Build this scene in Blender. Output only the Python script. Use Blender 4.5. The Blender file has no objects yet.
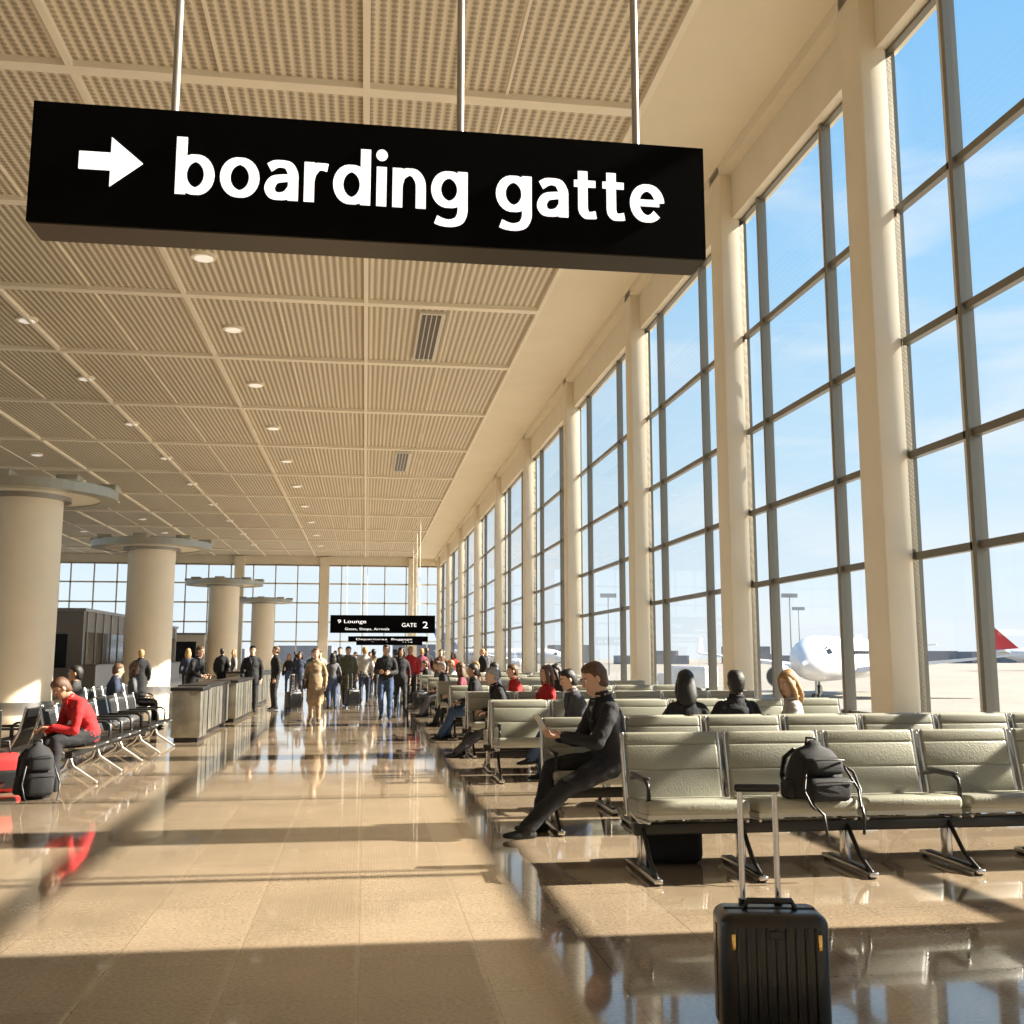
import bpy, bmesh, math, random
from mathutils import Vector, Matrix, noise as mnoise
from mathutils.kdtree import KDTree
random.seed(7)
SC = bpy.context.scene
COL = SC.collection
V = Vector

# ------------------------------------------------------------------ materials
def nd(nt, t, **kw):
    n = nt.nodes.new(t)
    for k, v in kw.items():
        setattr(n, k, v)
    return n

def mat(name, col, rough=.5, metal=0.0, noise=0.0, nscale=6.0, bump=0.0, bscale=60.0, coat=0.0, spec=.5, emit=None, estr=0.0):
    m = bpy.data.materials.new(name)
    m.use_nodes = True
    nt = m.node_tree
    b = nt.nodes['Principled BSDF']
    b.inputs['Base Color'].default_value = (*col, 1)
    b.inputs['Roughness'].default_value = rough
    b.inputs['Metallic'].default_value = metal
    b.inputs['Specular IOR Level'].default_value = spec
    b.inputs['Coat Weight'].default_value = coat
    if emit:
        b.inputs['Emission Color'].default_value = (*emit, 1)
        b.inputs['Emission Strength'].default_value = estr
    tc = nd(nt, 'ShaderNodeTexCoord')
    if noise > 0:
        n = nd(nt, 'ShaderNodeTexNoise')
        n.inputs['Scale'].default_value = nscale
        n.inputs['Detail'].default_value = 5
        nt.links.new(tc.outputs['Object'], n.inputs['Vector'])
        mr = nd(nt, 'ShaderNodeMapRange')
        mr.inputs['From Min'].default_value = .3
        mr.inputs['From Max'].default_value = .7
        mr.inputs['To Min'].default_value = 1 - noise
        mr.inputs['To Max'].default_value = 1 + noise
        nt.links.new(n.outputs['Fac'], mr.inputs['Value'])
        mx = nd(nt, 'ShaderNodeVectorMath', operation='SCALE')
        mx.inputs[0].default_value = col
        nt.links.new(mr.outputs[0], mx.inputs['Scale'])
        nt.links.new(mx.outputs[0], b.inputs['Base Color'])
    if bump > 0:
        n2 = nd(nt, 'ShaderNodeTexNoise')
        n2.inputs['Scale'].default_value = bscale
        nt.links.new(tc.outputs['Object'], n2.inputs['Vector'])
        bp = nd(nt, 'ShaderNodeBump')
        bp.inputs['Strength'].default_value = bump
        bp.inputs['Distance'].default_value = .01
        nt.links.new(n2.outputs['Fac'], bp.inputs['Height'])
        nt.links.new(bp.outputs[0], b.inputs['Normal'])
    return m

M = {}
M['cream'] = mat('cream_paint', (.78, .71, .57), .5, noise=.03, nscale=1.2)
M['plaster'] = mat('ceiling_plaster', (.80, .72, .57), .8, noise=.03, nscale=.5)
M['rib'] = mat('ceiling_rib_paint', (.87, .80, .66), .6)
M['bronze'] = mat('window_frame_paint', (.19, .175, .14), .35, metal=.3)
M['lightframe'] = mat('light_frame', (.66, .63, .55), .4, metal=.1)
M['black'] = mat('black_plastic', (.012, .012, .013), .35)
M['signblack'] = mat('sign_black', (.001, .001, .001), .7, spec=.06)
M['signunder'] = mat('sign_underside', (.05, .042, .032), .4, metal=.4)
M['white'] = mat('sign_white', (.9, .9, .9), .5, emit=(1, 1, 1), estr=.7)
M['chrome'] = mat('brushed_chrome', (.62, .6, .57), .22, metal=1, noise=.05)
M['rod'] = mat('painted_rod', (.33, .31, .28), .4, metal=.3)
M['steel'] = mat('steel', (.35, .34, .33), .35, metal=.9, noise=.06)
M['sage'] = mat('sage_leather', (.30, .295, .235), .38, noise=.09, nscale=3, bump=.3, bscale=70)
M['sageback'] = mat('seat_shell', (.52, .5, .42), .35, metal=.3)
M['fabblack'] = mat('black_nylon', (.010, .010, .012), .75, noise=.25, nscale=15, bump=.5, bscale=200)
M['abs'] = mat('suitcase_shell', (.006, .006, .007), .28, coat=.2, bump=.1, bscale=300)
M['gold'] = mat('gold_zip', (.8, .55, .18), .25, metal=1)
M['redfab'] = mat('red_fabric', (.40, .015, .015), .8, noise=.15, nscale=12)
M['darkglass'] = mat('dark_glass', (.02, .025, .03), .08, metal=.2)
M['greywall'] = mat('grey_cladding', (.20, .195, .19), .5, noise=.05)
M['planewhite'] = mat('plane_white', (.60, .61, .64), .25)
M['planered'] = mat('plane_red', (.5, .03, .03), .3)
M['planeblue'] = mat('plane_blue', (.16, .24, .42), .3)
M['concrete'] = mat('apron_concrete', (.24, .21, .175), .8, noise=.12, nscale=.08)
M['distant'] = mat('distant_building', (.2, .2, .22), .8, noise=.2, nscale=.1)
M['lamp'] = mat('downlight_lens', (.95, .92, .85), .4, emit=(1, .95, .85), estr=.35)
M['warmlamp'] = mat('shop_light', (.9, .6, .3), .4, emit=(1, .6, .2), estr=3.0)
M['paper'] = mat('paper', (.6, .58, .53), .8, noise=.1, nscale=40)
M['eye'] = mat('eye_white', (.8, .78, .75), .3)
M['iris'] = mat('eye_iris', (.03, .02, .015), .2)
M['lip'] = mat('lips', (.42, .16, .13), .5)

def floor_material():
    m = bpy.data.materials.new('polished_stone_floor'); m.use_nodes = True
    nt = m.node_tree; b = nt.nodes['Principled BSDF']; L = nt.links.new
    tc = nd(nt, 'ShaderNodeTexCoord')
    br = nd(nt, 'ShaderNodeTexBrick'); br.offset = .5; br.offset_frequency = 2
    br.inputs['Color1'].default_value = (.315, .242, .168, 1)
    br.inputs['Color2'].default_value = (.278, .212, .145, 1)
    br.inputs['Mortar'].default_value = (.21, .155, .105, 1)
    br.inputs['Scale'].default_value = 1
    br.inputs['Mortar Size'].default_value = .004
    br.inputs['Mortar Smooth'].default_value = .3
    br.inputs['Brick Width'].default_value = 1.2
    br.inputs['Row Height'].default_value = .6
    mp = nd(nt, 'ShaderNodeMapping'); mp.inputs['Rotation'].default_value = (0, 0, math.pi/2)
    L(tc.outputs['Object'], mp.inputs['Vector']); L(mp.outputs[0], br.inputs['Vector'])
    n1 = nd(nt, 'ShaderNodeTexNoise'); n1.inputs['Scale'].default_value = 45; n1.inputs['Detail'].default_value = 6
    n2 = nd(nt, 'ShaderNodeTexNoise'); n2.inputs['Scale'].default_value = 1.3; n2.inputs['Detail'].default_value = 4
    L(tc.outputs['Object'], n1.inputs['Vector']); L(tc.outputs['Object'], n2.inputs['Vector'])
    r1 = nd(nt, 'ShaderNodeMapRange'); r1.inputs['From Min'].default_value = .3; r1.inputs['From Max'].default_value = .7
    r1.inputs['To Min'].default_value = .78; r1.inputs['To Max'].default_value = 1.2
    L(n1.outputs['Fac'], r1.inputs['Value'])
    r2 = nd(nt, 'ShaderNodeMapRange'); r2.inputs['From Min'].default_value = .3; r2.inputs['From Max'].default_value = .7
    r2.inputs['To Min'].default_value = .86; r2.inputs['To Max'].default_value = 1.14
    L(n2.outputs['Fac'], r2.inputs['Value'])
    mu = nd(nt, 'ShaderNodeMath', operation='MULTIPLY'); L(r1.outputs[0], mu.inputs[0]); L(r2.outputs[0], mu.inputs[1])
    vs = nd(nt, 'ShaderNodeVectorMath', operation='SCALE'); L(br.outputs['Color'], vs.inputs[0]); L(mu.outputs[0], vs.inputs['Scale'])
    L(vs.outputs[0], b.inputs['Base Color'])
    r3 = nd(nt, 'ShaderNodeMapRange'); r3.inputs['To Min'].default_value = .03; r3.inputs['To Max'].default_value = .12
    L(n2.outputs['Fac'], r3.inputs['Value']); L(r3.outputs[0], b.inputs['Roughness'])
    b.inputs['Specular IOR Level'].default_value = .6
    b.inputs['Coat Weight'].default_value = .45; b.inputs['Coat Roughness'].default_value = .03
    return m
M['floor'] = floor_material()

def panel_material():
    m = bpy.data.materials.new('perforated_ceiling_panel'); m.use_nodes = True
    nt = m.node_tree; b = nt.nodes['Principled BSDF']; L = nt.links.new
    tc = nd(nt, 'ShaderNodeTexCoord')
    w = nd(nt, 'ShaderNodeTexWave', wave_type='BANDS', bands_direction='X')
    w.inputs['Scale'].default_value = 1.5; w.inputs['Distortion'].default_value = 0
    L(tc.outputs['Object'], w.inputs['Vector'])
    w2 = nd(nt, 'ShaderNodeTexWave', wave_type='BANDS', bands_direction='Y')
    w2.inputs['Scale'].default_value = 2.1; L(tc.outputs['Object'], w2.inputs['Vector'])
    mu = nd(nt, 'ShaderNodeMath', operation='MULTIPLY'); L(w.outputs['Fac'], mu.inputs[0])
    r0 = nd(nt, 'ShaderNodeMapRange'); r0.inputs['To Min'].default_value = .45; r0.inputs['To Max'].default_value = 1.0
    L(w2.outputs['Fac'], r0.inputs['Value']); L(r0.outputs[0], mu.inputs[1])
    cr = nd(nt, 'ShaderNodeValToRGB')
    cr.color_ramp.elements[0].position = .12; cr.color_ramp.elements[0].color = (.76, .68, .53, 1)
    cr.color_ramp.elements[1].position = .65; cr.color_ramp.elements[1].color = (.37, .31, .22, 1)
    L(mu.outputs[0], cr.inputs['Fac']); L(cr.outputs[0], b.inputs['Base Color'])
    bp = nd(nt, 'ShaderNodeBump'); bp.inputs['Strength'].default_value = .5; bp.inputs['Distance'].default_value = .05
    L(w.outputs['Fac'], bp.inputs['Height']); L(bp.outputs[0], b.inputs['Normal'])
    b.inputs['Roughness'].default_value = .7
    return m
M['panel'] = panel_material()

def glass_material():
    m = bpy.data.materials.new('window_glass'); m.use_nodes = True
    nt = m.node_tree; nt.nodes.clear(); L = nt.links.new
    o = nd(nt, 'ShaderNodeOutputMaterial'); mx = nd(nt, 'ShaderNodeMixShader')
    t = nd(nt, 'ShaderNodeBsdfTransparent'); t.inputs[0].default_value = (.95, .975, .98, 1)
    g = nd(nt, 'ShaderNodeBsdfGlossy'); g.inputs['Roughness'].default_value = .01
    f = nd(nt, 'ShaderNodeLayerWeight'); f.inputs['Blend'].default_value = .5
    p = nd(nt, 'ShaderNodeMath', operation='POWER'); p.inputs[1].default_value = 5
    q = nd(nt, 'ShaderNodeMath', operation='MULTIPLY_ADD'); q.inputs[1].default_value = .5; q.inputs[2].default_value = .03
    L(f.outputs['Facing'], p.inputs[0]); L(p.outputs[0], q.inputs[0])
    L(q.outputs[0], mx.inputs[0]); L(t.outputs[0], mx.inputs[1]); L(g.outputs[0], mx.inputs[2]); L(mx.outputs[0], o.inputs[0])
    return m
M['glass'] = glass_material()

# ------------------------------------------------------------------ mesh builder
class MB:
    def __init__(s):
        s.v = []; s.f = []; s.m = []; s.sm = []; s.vl = []
    def add(s, vs, fs, mi=0, smooth=False, X=None):
        o = len(s.v)
        for p in vs:
            p = V(p)
            s.v.append(X @ p if X is not None else p); s.vl.append(mi)
        for f in fs:
            s.f.append([i + o for i in f]); s.m.append(mi); s.sm.append(smooth)
    def box(s, lo, hi, mi=0, X=None):
        x0, y0, z0 = lo; x1, y1, z1 = hi
        vs = [(x0,y0,z0),(x1,y0,z0),(x1,y1,z0),(x0,y1,z0),(x0,y0,z1),(x1,y0,z1),(x1,y1,z1),(x0,y1,z1)]
        s.add(vs, [(0,3,2,1),(4,5,6,7),(0,1,5,4),(1,2,6,5),(2,3,7,6),(3,0,4,7)], mi, False, X)
    def rbox(s, lo, hi, r, mi=0, X=None, seg=3):
        bm = bmesh.new(); bmesh.ops.create_cube(bm, size=1)
        lo = V(lo); hi = V(hi); c = (lo + hi) / 2; d = hi - lo
        for v in bm.verts:
            v.co = V((v.co.x*d.x + c.x, v.co.y*d.y + c.y, v.co.z*d.z + c.z))
        bmesh.ops.bevel(bm, geom=bm.edges[:], offset=min(r, min(d)*.49), segments=seg, profile=.5, affect='EDGES')
        bm.verts.index_update()
        s.add([v.co.copy() for v in bm.verts], [[v.index for v in f.verts] for f in bm.faces], mi, True, X)
        bm.free()
    def loft(s, pts, ws, ds, side=(1,0,0), mi=0, n=12, rnd=True, X=None):
        pts = [V(p) for p in pts]; side = V(side); K = len(pts)
        T = []
        for i in range(K):
            a = pts[max(i-1, 0)]; b = pts[min(i+1, K-1)]
            t = b - a
            T.append(t.normalized() if t.length > 1e-9 else V((0,0,1)))
        rings = []
        def ring(c, t, w, d):
            S = side - t*side.dot(t)
            if S.length < 1e-3:
                S = t.orthogonal()
            S.normalize(); D = t.cross(S)
            return [c + S*(w*math.cos(2*math.pi*k/n)) + D*(d*math.sin(2*math.pi*k/n)) for k in range(n)]
        p0 = pts[0]; p1 = pts[-1]
        if rnd:
            r = min(ws[0], ds[0])*.9
            for a in (65, 35):
                rings.append(ring(p0 - T[0]*r*math.sin(math.radians(a)), T[0], ws[0]*math.cos(math.radians(a)), ds[0]*math.cos(math.radians(a))))
            p0 = p0 - T[0]*r
        for i in range(K):
            rings.append(ring(pts[i], T[i], ws[i], ds[i]))
        if rnd:
            r = min(ws[-1], ds[-1])*.9
            for a in (35, 65):
                rings.append(ring(p1 + T[-1]*r*math.sin(math.radians(a)), T[-1], ws[-1]*math.cos(math.radians(a)), ds[-1]*math.cos(math.radians(a))))
            p1 = p1 + T[-1]*r
        vs = [p for rg in rings for p in rg]; fs = []
        R = len(rings)
        for i in range(R-1):
            for k in range(n):
                k2 = (k+1) % n
                fs.append((i*n+k, i*n+k2, (i+1)*n+k2, (i+1)*n+k))
        vs += [p0, p1]; a = len(vs)-2; b = len(vs)-1
        for k in range(n):
            k2 = (k+1) % n
            fs.append((a, k2, k)); fs.append((b, (R-1)*n+k, (R-1)*n+k2))
        s.add(vs, fs, mi, True, X)
    def limb(s, pts, rs, mi=0, n=12, X=None, step=.03, flat=1.0, side=(1,0,0)):
        P = []; Rr = []
        for i in range(len(pts)-1):
            a = V(pts[i]); b = V(pts[i+1]); k = max(1, int((b-a).length/step))
            for j in range(k):
                P.append(a.lerp(b, j/k)); Rr.append(rs[i] + (rs[i+1]-rs[i])*j/k)
        P.append(V(pts[-1])); Rr.append(rs[-1])
        s.loft(P, Rr, [r*flat for r in Rr], side, mi, n, True, X)
    def cyl(s, p0, p1, r, mi=0, n=16, r1=None, X=None):
        p0 = V(p0); p1 = V(p1); r1 = r if r1 is None else r1
        t = (p1-p0).normalized(); S = t.orthogonal().normalized(); D = t.cross(S)
        vs = []
        for (c, rr) in ((p0, r), (p1, r1)):
            vs += [c + S*rr*math.cos(2*math.pi*k/n) + D*rr*math.sin(2*math.pi*k/n) for k in range(n)]
        s.add(vs, [(k, (k+1) % n, n+(k+1) % n, n+k) for k in range(n)] , mi, True, X)
        s.add(vs[:n], [list(range(n))[::-1]], mi, False, X)
        s.add(vs[n:], [list(range(n))], mi, False, X)
    def tube(s, pts, r, mi=0, n=8, X=None):
        s.loft(pts, [r]*len(pts), [r]*len(pts), (.31, .17, .93), mi, n, True, X)
    def ell(s, c, r, mi=0, X=None, n=12, m=8):
        vs = [(c[0], c[1], c[2]-r[2])]
        for i in range(1, m):
            a = -math.pi/2 + math.pi*i/m
            for k in range(n):
                b = 2*math.pi*k/n
                vs.append((c[0]+r[0]*math.cos(a)*math.cos(b), c[1]+r[1]*math.cos(a)*math.sin(b), c[2]+r[2]*math.sin(a)))
        vs.append((c[0], c[1], c[2]+r[2])); fs = []
        for k in range(n):
            fs.append((0, 1+(k+1) % n, 1+k)); fs.append((len(vs)-1, 1+(m-2)*n+k, 1+(m-2)*n+(k+1) % n))
        for i in range(m-2):
            for k in range(n):
                fs.append((1+i*n+k, 1+i*n+(k+1) % n, 1+(i+1)*n+(k+1) % n, 1+(i+1)*n+k))
        s.add(vs, fs, mi, True, X)
    def mesh(s, name, mats, recalc=True):
        me = bpy.data.meshes.new(name)
        me.from_pydata([tuple(p) for p in s.v], [], s.f)
        for m in mats: me.materials.append(m)
        me.polygons.foreach_set('material_index', s.m)
        me.polygons.foreach_set('use_smooth', s.sm)
        if recalc:
            bm = bmesh.new(); bm.from_mesh(me)
            bmesh.ops.recalc_face_normals(bm, faces=bm.faces[:]); bm.to_mesh(me); bm.free()
        me.update()
        return me
    def obj(s, name, mats, loc=(0,0,0), rotz=0, parent=None, recalc=True):
        o = bpy.data.objects.new(name, s.mesh(name, mats, recalc))
        COL.objects.link(o); o.location = loc; o.rotation_euler = (0, 0, rotz)
        if parent: o.parent = parent
        return o

def inst(o, loc, rotz=0):
    n = bpy.data.objects.new(o.name.split('.')[0], o.data); COL.objects.link(n)
    n.location = loc; n.rotation_euler = (0, 0, rotz); return n

def empty(name, loc=(0,0,0), rotz=0):
    e = bpy.data.objects.new(name, None); COL.objects.link(e); e.location = loc; e.rotation_euler = (0,0,rotz); return e

# ------------------------------------------------------------------ room shell
WX = 8.7; HC = 13.2; YB = -12; YF = 125; XL = -42
b = MB(); b.box((XL-.5, YB, -.4), (WX+.5, YF+.5, 0), 0); b.obj('floor', [M['floor']])
b = MB()
b.box((5.7, YB, HC), (WX+.4, YF+.5, HC+.5), 0)
b.box((XL-.4, YB, HC+.12), (5.7, YF+.5, HC+.5), 1)
ribs = [-6.2, .4, 7, 13.6, 20.2, 26.8, 33.4, 40.5, 49, 58, 67.5, 77, 87, 97, 107, 117]
for y in ribs:
    b.box((XL, y-.16, HC-.02), (5.75, y+.16, HC+.13), 2)
for k in range(9):
    x = 5.7 - 5.9*k
    b.box((x-.07, YB, HC-.015), (x+.07, YF, HC+.13), 2)
    if k < 8:
        b.box((x-2.95-.03, YB, HC+.08), (x-2.95+.03, YF, HC+.13), 2)
b.obj('ceiling', [M['plaster'], M['panel'], M['rib']])
b = MB()
b.box((WX-.12, YB, 0), (WX+.25, YF, .45), 0)
b.box((WX-.2, YB, 11.85), (WX+.25, YF, HC), 0)
b.box((WX-.5, YB, HC-.25), (WX-.2, YF, HC), 0)
b.box((WX-.1, 3.3, .45), (WX+.2, 5.45, 11.85), 0)  # out-of-view pier, added to block sun and darken the nearest floor
b.obj('wall_right', [M['cream']])
cols = [-9.5, -3.5, 3.3, 8.9, 15.6, 22.6, 31.0, 41.6, 53, 65, 78, 92, 106, 120]
pil = None
for y in cols:
    b = MB(); b.rbox((-.30, -.36, 0), (.30, .36, HC), .03, 0, seg=2)
    b.box((-.32, -.38, 0), (.3, .38, .15), 1)
    if pil is None:
        pil = b.obj('wall_column', [M['cream'], M['steel']], (WX-.2, y, 0))
    else:
        inst(pil, (WX-.2, y, 0))
trans = [.45, 3.07, 4.72, 6.63, 8.93, 11.85]
for i in range(len(cols)-1):
    y0 = cols[i]+.3; y1 = cols[i+1]-.3
    if cols[i] == 3.3: y0 = 5.45
    b = MB()
    if cols[i] == 3.3: ms = [7.15]
    elif cols[i] == 8.9: ms = [11.1, 13.5]
    else:
        L_ = cols[i+1]-cols[i]; ms = [cols[i]+L_*.31, cols[i]+L_*.78]
    for z in trans:
        b.box((WX-.0, y0, z-.06), (WX+.12, y1, z+.06), 0)
    for y in ms:
        b.box((WX-.06, y-.045, .45), (WX+.14, y+.045, 11.85), 0)
        b.box((WX-.0, y+.15, .45), (WX+.12, y+.20, 11.85), 1)
    for y in (y0, y1):
        b.box((WX-.03, y-.06, .45), (WX+.14, y+.06, 11.85), 0)
    b.add([(WX+.06, y0, .45), (WX+.06, y1, .45), (WX+.06, y1, 11.85), (WX+.06, y0, 11.85)], [(0,1,2,3)], 2)
    b.obj('window_%d' % (i+1), [M['bronze'], M['lightframe'], M['glass']], recalc=False)
# far wall
b = MB()
b.box((XL, YF, 0), (WX, YF+.3, .5), 0); b.box((XL, YF, 12.2), (WX, YF+.3, HC+.2), 0)
for x in (-36, -25.5, -15, -5, 5.6):
    b.box((x-.55, YF-.6, 0), (x+.55, YF+.3, HC), 0)
b.obj('wall_far', [M['cream']])
b = MB()
x = XL
while x < WX:
    b.box((x-.07, YF, .5), (x+.07, YF+.2, 12.2), 0); x += 2.6
for z in (.5, 3.1, 5.4, 7.7, 10, 12.2):
    b.box((XL, YF, z-.09), (WX, YF+.2, z+.09), 0)
b.add([(XL, YF+.1, .5), (WX, YF+.1, .5), (WX, YF+.1, 12.2), (XL, YF+.1, 12.2)], [(0,1,2,3)], 1)
b.obj('window_%d' % (len(cols)), [M['lightframe'], M['glass']], recalc=False)
b = MB()
b.box((XL-.3, YB, 0), (XL, YF, .5), 0); b.box((XL-.3, YB, 12.2), (XL, YF, HC+.2), 0)
for y in range(-12, 126, 12):
    b.box((XL-.3, y-.5, 0), (XL+.5, y+.5, HC), 0)
b.obj('wall_left', [M['cream']])
b = MB()
y = YB
while y < YF:
    b.box((XL-.2, y-.07, .5), (XL, y+.07, 12.2), 0); y += 3
for z in (.5, 3.1, 5.4, 7.7, 10, 12.2):
    b.box((XL-.2, YB, z-.09), (XL, YF, z+.09), 0)
b.add([(XL-.1, YB, .5), (XL-.1, YF, .5), (XL-.1, YF, 12.2), (XL-.1, YB, 12.2)], [(0,1,2,3)], 1)
b.obj('window_%d' % (len(cols)+1), [M['lightframe'], M['glass']], recalc=False)
b = MB(); b.box((XL-.3, YB-.3, 0), (WX+.4, YB, HC+.4), 0); b.obj('wall_back', [M['cream']])

b = MB()
bays = [(ribs[i]+ribs[i+1])/2 for i in range(2, len(ribs)-1)]
for y in bays:
    for x in (-5.0, -12.1, -19.5, -27):
        b.cyl((x, y, HC+.02), (x, y, HC+.12), .36, 0, 20)
        b.cyl((x, y, HC+.0), (x, y, HC+.04), .27, 1, 20)
b.obj('ceiling_downlights', [M['rib'], M['lamp']])
b = MB()
for (x, y, l) in ((2.1, 36.9, 5.6), (2.0, 62, 6)):
    b.box((x-.45, y-l/2, HC+.0), (x+.45, y+l/2, HC+.11), 0)
    for k in range(4):
        b.box((x-.36+k*.18, y-l/2+.15, HC-.02), (x-.36+k*.18+.13, y+l/2-.15, HC+.02), 1)
b.obj('ceiling_air_vent', [M['lightframe'], M['signunder']])

# round columns with disc uplighter caps
b = MB()
b.cyl((0,0,0), (0,0,6.2), .98, 0, 48)
b.cyl((0,0,0), (0,0,.18), 1.03, 1, 48)
b.cyl((0,0,6.0), (0,0,6.12), 1.2, 1, 48)
N = 48
def annul(b, r0, r1, z0, z1, mi):
    vs = []
    for (r, z) in ((r0,z0),(r1,z0),(r1,z1),(r0,z1)):
        vs += [(r*math.cos(2*math.pi*k/N), r*math.sin(2*math.pi*k/N), z) for k in range(N)]
    fs = []
    for j in range(4):
        for k in range(N):
            fs.append((j*N+k, j*N+(k+1) % N, ((j+1) % 4)*N+(k+1) % N, ((j+1) % 4)*N+k))
    b.add(vs, fs, mi)
annul(b, .9, 2.0, 6.12, 6.2, 2)
annul(b, 2.0, 2.5, 6.08, 6.36, 3)
annul(b, 1.5, 1.62, 6.2, 6.5, 1)
for k in range(8):
    a = 2*math.pi*k/8
    b.cyl((.9*math.cos(a), .9*math.sin(a), 6.2), (2.2*math.cos(a), 2.2*math.sin(a), 6.3), .05, 1, 8)
    b.rbox((2.25*math.cos(a)-.3, 2.25*math.sin(a)-.3, 6.34), (2.25*math.cos(a)+.3, 2.25*math.sin(a)+.3, 6.52), .04, 3)
rc = b.obj('round_column', [M['cream'], M['steel'], M['lightframe'], mat('disc_rim', (.36, .36, .31), .35, metal=.4)], (-9.95, 31.5, 0))
for (x, y) in ((-9.3, 46.2), (-9.35, 70), (-9.0, 93), (-9.5, 14.5), (-26, 31), (-26, 60)):
    inst(rc, (x, y, 0))

# ------------------------------------------------------------------ hanging sign
sign = empty('boarding_gate_sign', (.05, 6.14, 4.385))
def child(b, name, mats, recalc=True):
    o = b.obj(name, mats, recalc=recalc); o.parent = sign; return o
b = MB(); b.box((-2.06, -.14, -.375), (2.06, .14, .375), 0); b.box((-2.05, -.13, -.385), (2.05, .13, -.37), 1)
child(b, 'housing', [M['signblack'], M['signunder']])
b = MB()
for x in (-1.28, .49, 1.65):
    b.cyl((x, 0, .36), (x, 0, HC-4.385), .024, 0, 12)
    b.cyl((x, 0, .37), (x, 0, .41), .05, 0, 12)
child(b, 'suspension_rods', [M['rod']])
b = MB()  # arrow
ax0 = -1.785; ax1 = -1.42; zc = .02
pts = [(ax0, zc-.055), (ax0+.18, zc-.055), (ax0+.18, zc-.155), (ax1, zc), (ax0+.18, zc+.155), (ax0+.18, zc+.055), (ax0, zc+.055)]
n = len(pts)
vs = [(x, -.147, z) for x, z in pts] + [(x, -.139, z) for x, z in pts]
b.add(vs, [list(range(n)), list(range(2*n-1, n-1, -1))] + [(k, (k+1) % n, n+(k+1) % n, n+k) for k in range(n)], 0)
child(b, 'arrow', [M['white']])

def arc(cx, cy, rx, ry, a0, a1, k=28):
    return [(cx+rx*math.cos(math.radians(a0+(a1-a0)*i/k)), cy+ry*math.sin(math.radians(a0+(a1-a0)*i/k))) for i in range(k+1)]
def cat(P, k=8):
    Q = [P[0]]+list(P)+[P[-1]]; out = []
    for i in range(1, len(Q)-2):
        p0, p1, p2, p3 = Q[i-1], Q[i], Q[i+1], Q[i+2]
        for j in range(k):
            t = j/k
            out.append(tuple(.5*((2*p1[c])+(-p0[c]+p2[c])*t+(2*p0[c]-5*p1[c]+4*p2[c]-p3[c])*t*t+(-p0[c]+3*p1[c]-3*p2[c]+p3[c])*t**3) for c in (0, 1)))
    out.append(P[-1]); return out
G = {
 'b': (1.0, [[(.14,0),(.14,1.42)], arc(.51,.5,.355,.41,0,360)]),
 'o': (1.0, [arc(.5,.5,.375,.41,0,360)]),
 'a': (.87, [cat([(.11,.80),(.27,.89),(.45,.91),(.62,.86),(.73,.68),(.74,.5)]), [(.74,.55),(.74,0)], cat([(.74,.56),(.5,.55),(.25,.49),(.13,.30),(.21,.13),(.40,.09),(.60,.15),(.74,.32)])]),
 'r': (.62, [[(.14,0),(.14,1.0)], cat([(.14,.55),(.20,.74),(.34,.88),(.50,.90),(.62,.88)])]),
 'd': (1.0, [[(.86,0),(.86,1.42)], arc(.49,.5,.355,.41,0,360)]),
 'i': (.28, [[(.14,0),(.14,1.0)]]),
 'n': (.90, [[(.14,0),(.14,1.0)], cat([(.14,.55),(.22,.79),(.42,.91),(.62,.87),(.75,.68),(.77,.45)]), [(.77,.5),(.77,0)]]),
 'g': (1.0, [arc(.49,.53,.355,.38,0,360), [(.86,1.0),(.86,.1)], cat([(.86,.15),(.85,-.08),(.74,-.26),(.52,-.33),(.30,-.31),(.13,-.25)])]),
 't': (.66, [[(.27,1.24),(.27,.4)], cat([(.27,.45),(.28,.22),(.38,.10),(.52,.09),(.64,.11)]), [(.02,.91),(.63,.91)]]),
 'e': (.96, [[(.18,.51),(.84,.51)], arc(.49,.5,.36,.41,2,318)]),
}
def word(name, s, x0, x1, zb, xh, y, parent):
    b = MB(); gap = .15; tot = sum(G[c][0] for c in s)+gap*(len(s)-1)
    sx = (x1-x0)/tot; pen = 0
    for c in s:
        wd, strokes = G[c]
        for si, st in enumerate(strokes):
            closed = (abs(st[0][0]-st[-1][0])+abs(st[0][1]-st[-1][1])) < 1e-6
            m = len(st); Lf = []; Rt = []
            for i in range(m):
                if closed:
                    a = st[(i-1) % (m-1)]; d = st[(i+1) % (m-1)]
                else:
                    a = st[max(i-1,0)]; d = st[min(i+1,m-1)]
                tx, ty = d[0]-a[0], d[1]-a[1]; l = math.hypot(tx, ty); tx/=l; ty/=l
                hw = (.088 + .048*abs(ty))
                Lf.append((st[i][0]-ty*hw, st[i][1]+tx*hw)); Rt.append((st[i][0]+ty*hw, st[i][1]-tx*hw))
            vs = []
            for yy in (y-.003-.001*si, y+.004):
                for p in Lf+Rt: vs.append((x0+(pen+p[0])*sx, yy, zb+p[1]*xh))
            fs = []
            for i in range(m-1):
                fs.append((i, m+i, m+i+1, i+1)); 
                fs.append((2*m+i, i, i+1, 2*m+i+1)); fs.append((3*m+i+1, m+i+1, m+i, 3*m+i))
            if not closed:
                fs.append((0, 2*m, 3*m, m)); fs.append((m-1, 2*m-1, 4*m-1, 3*m-1))
            b.add(vs, fs, 0)
        if c == 'i':
            q = arc(.14, 1.29, .155, .15, 0, 360)[:-1]
            vs = [(x0+(pen+p[0])*sx, y-.006, zb+p[1]*xh) for p in q]
            b.add(vs, [list(range(len(q)))], 0)
        pen += wd+gap
    o = b.obj(name, [M['white']], recalc=False); o.parent = parent
word('letters_boarding', 'boarding', -1.232, .527, -.155, .255, -.142, sign)
word('letters_gatte', 'gatte', .704, 1.785, -.155, .255, -.142, sign)

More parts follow.
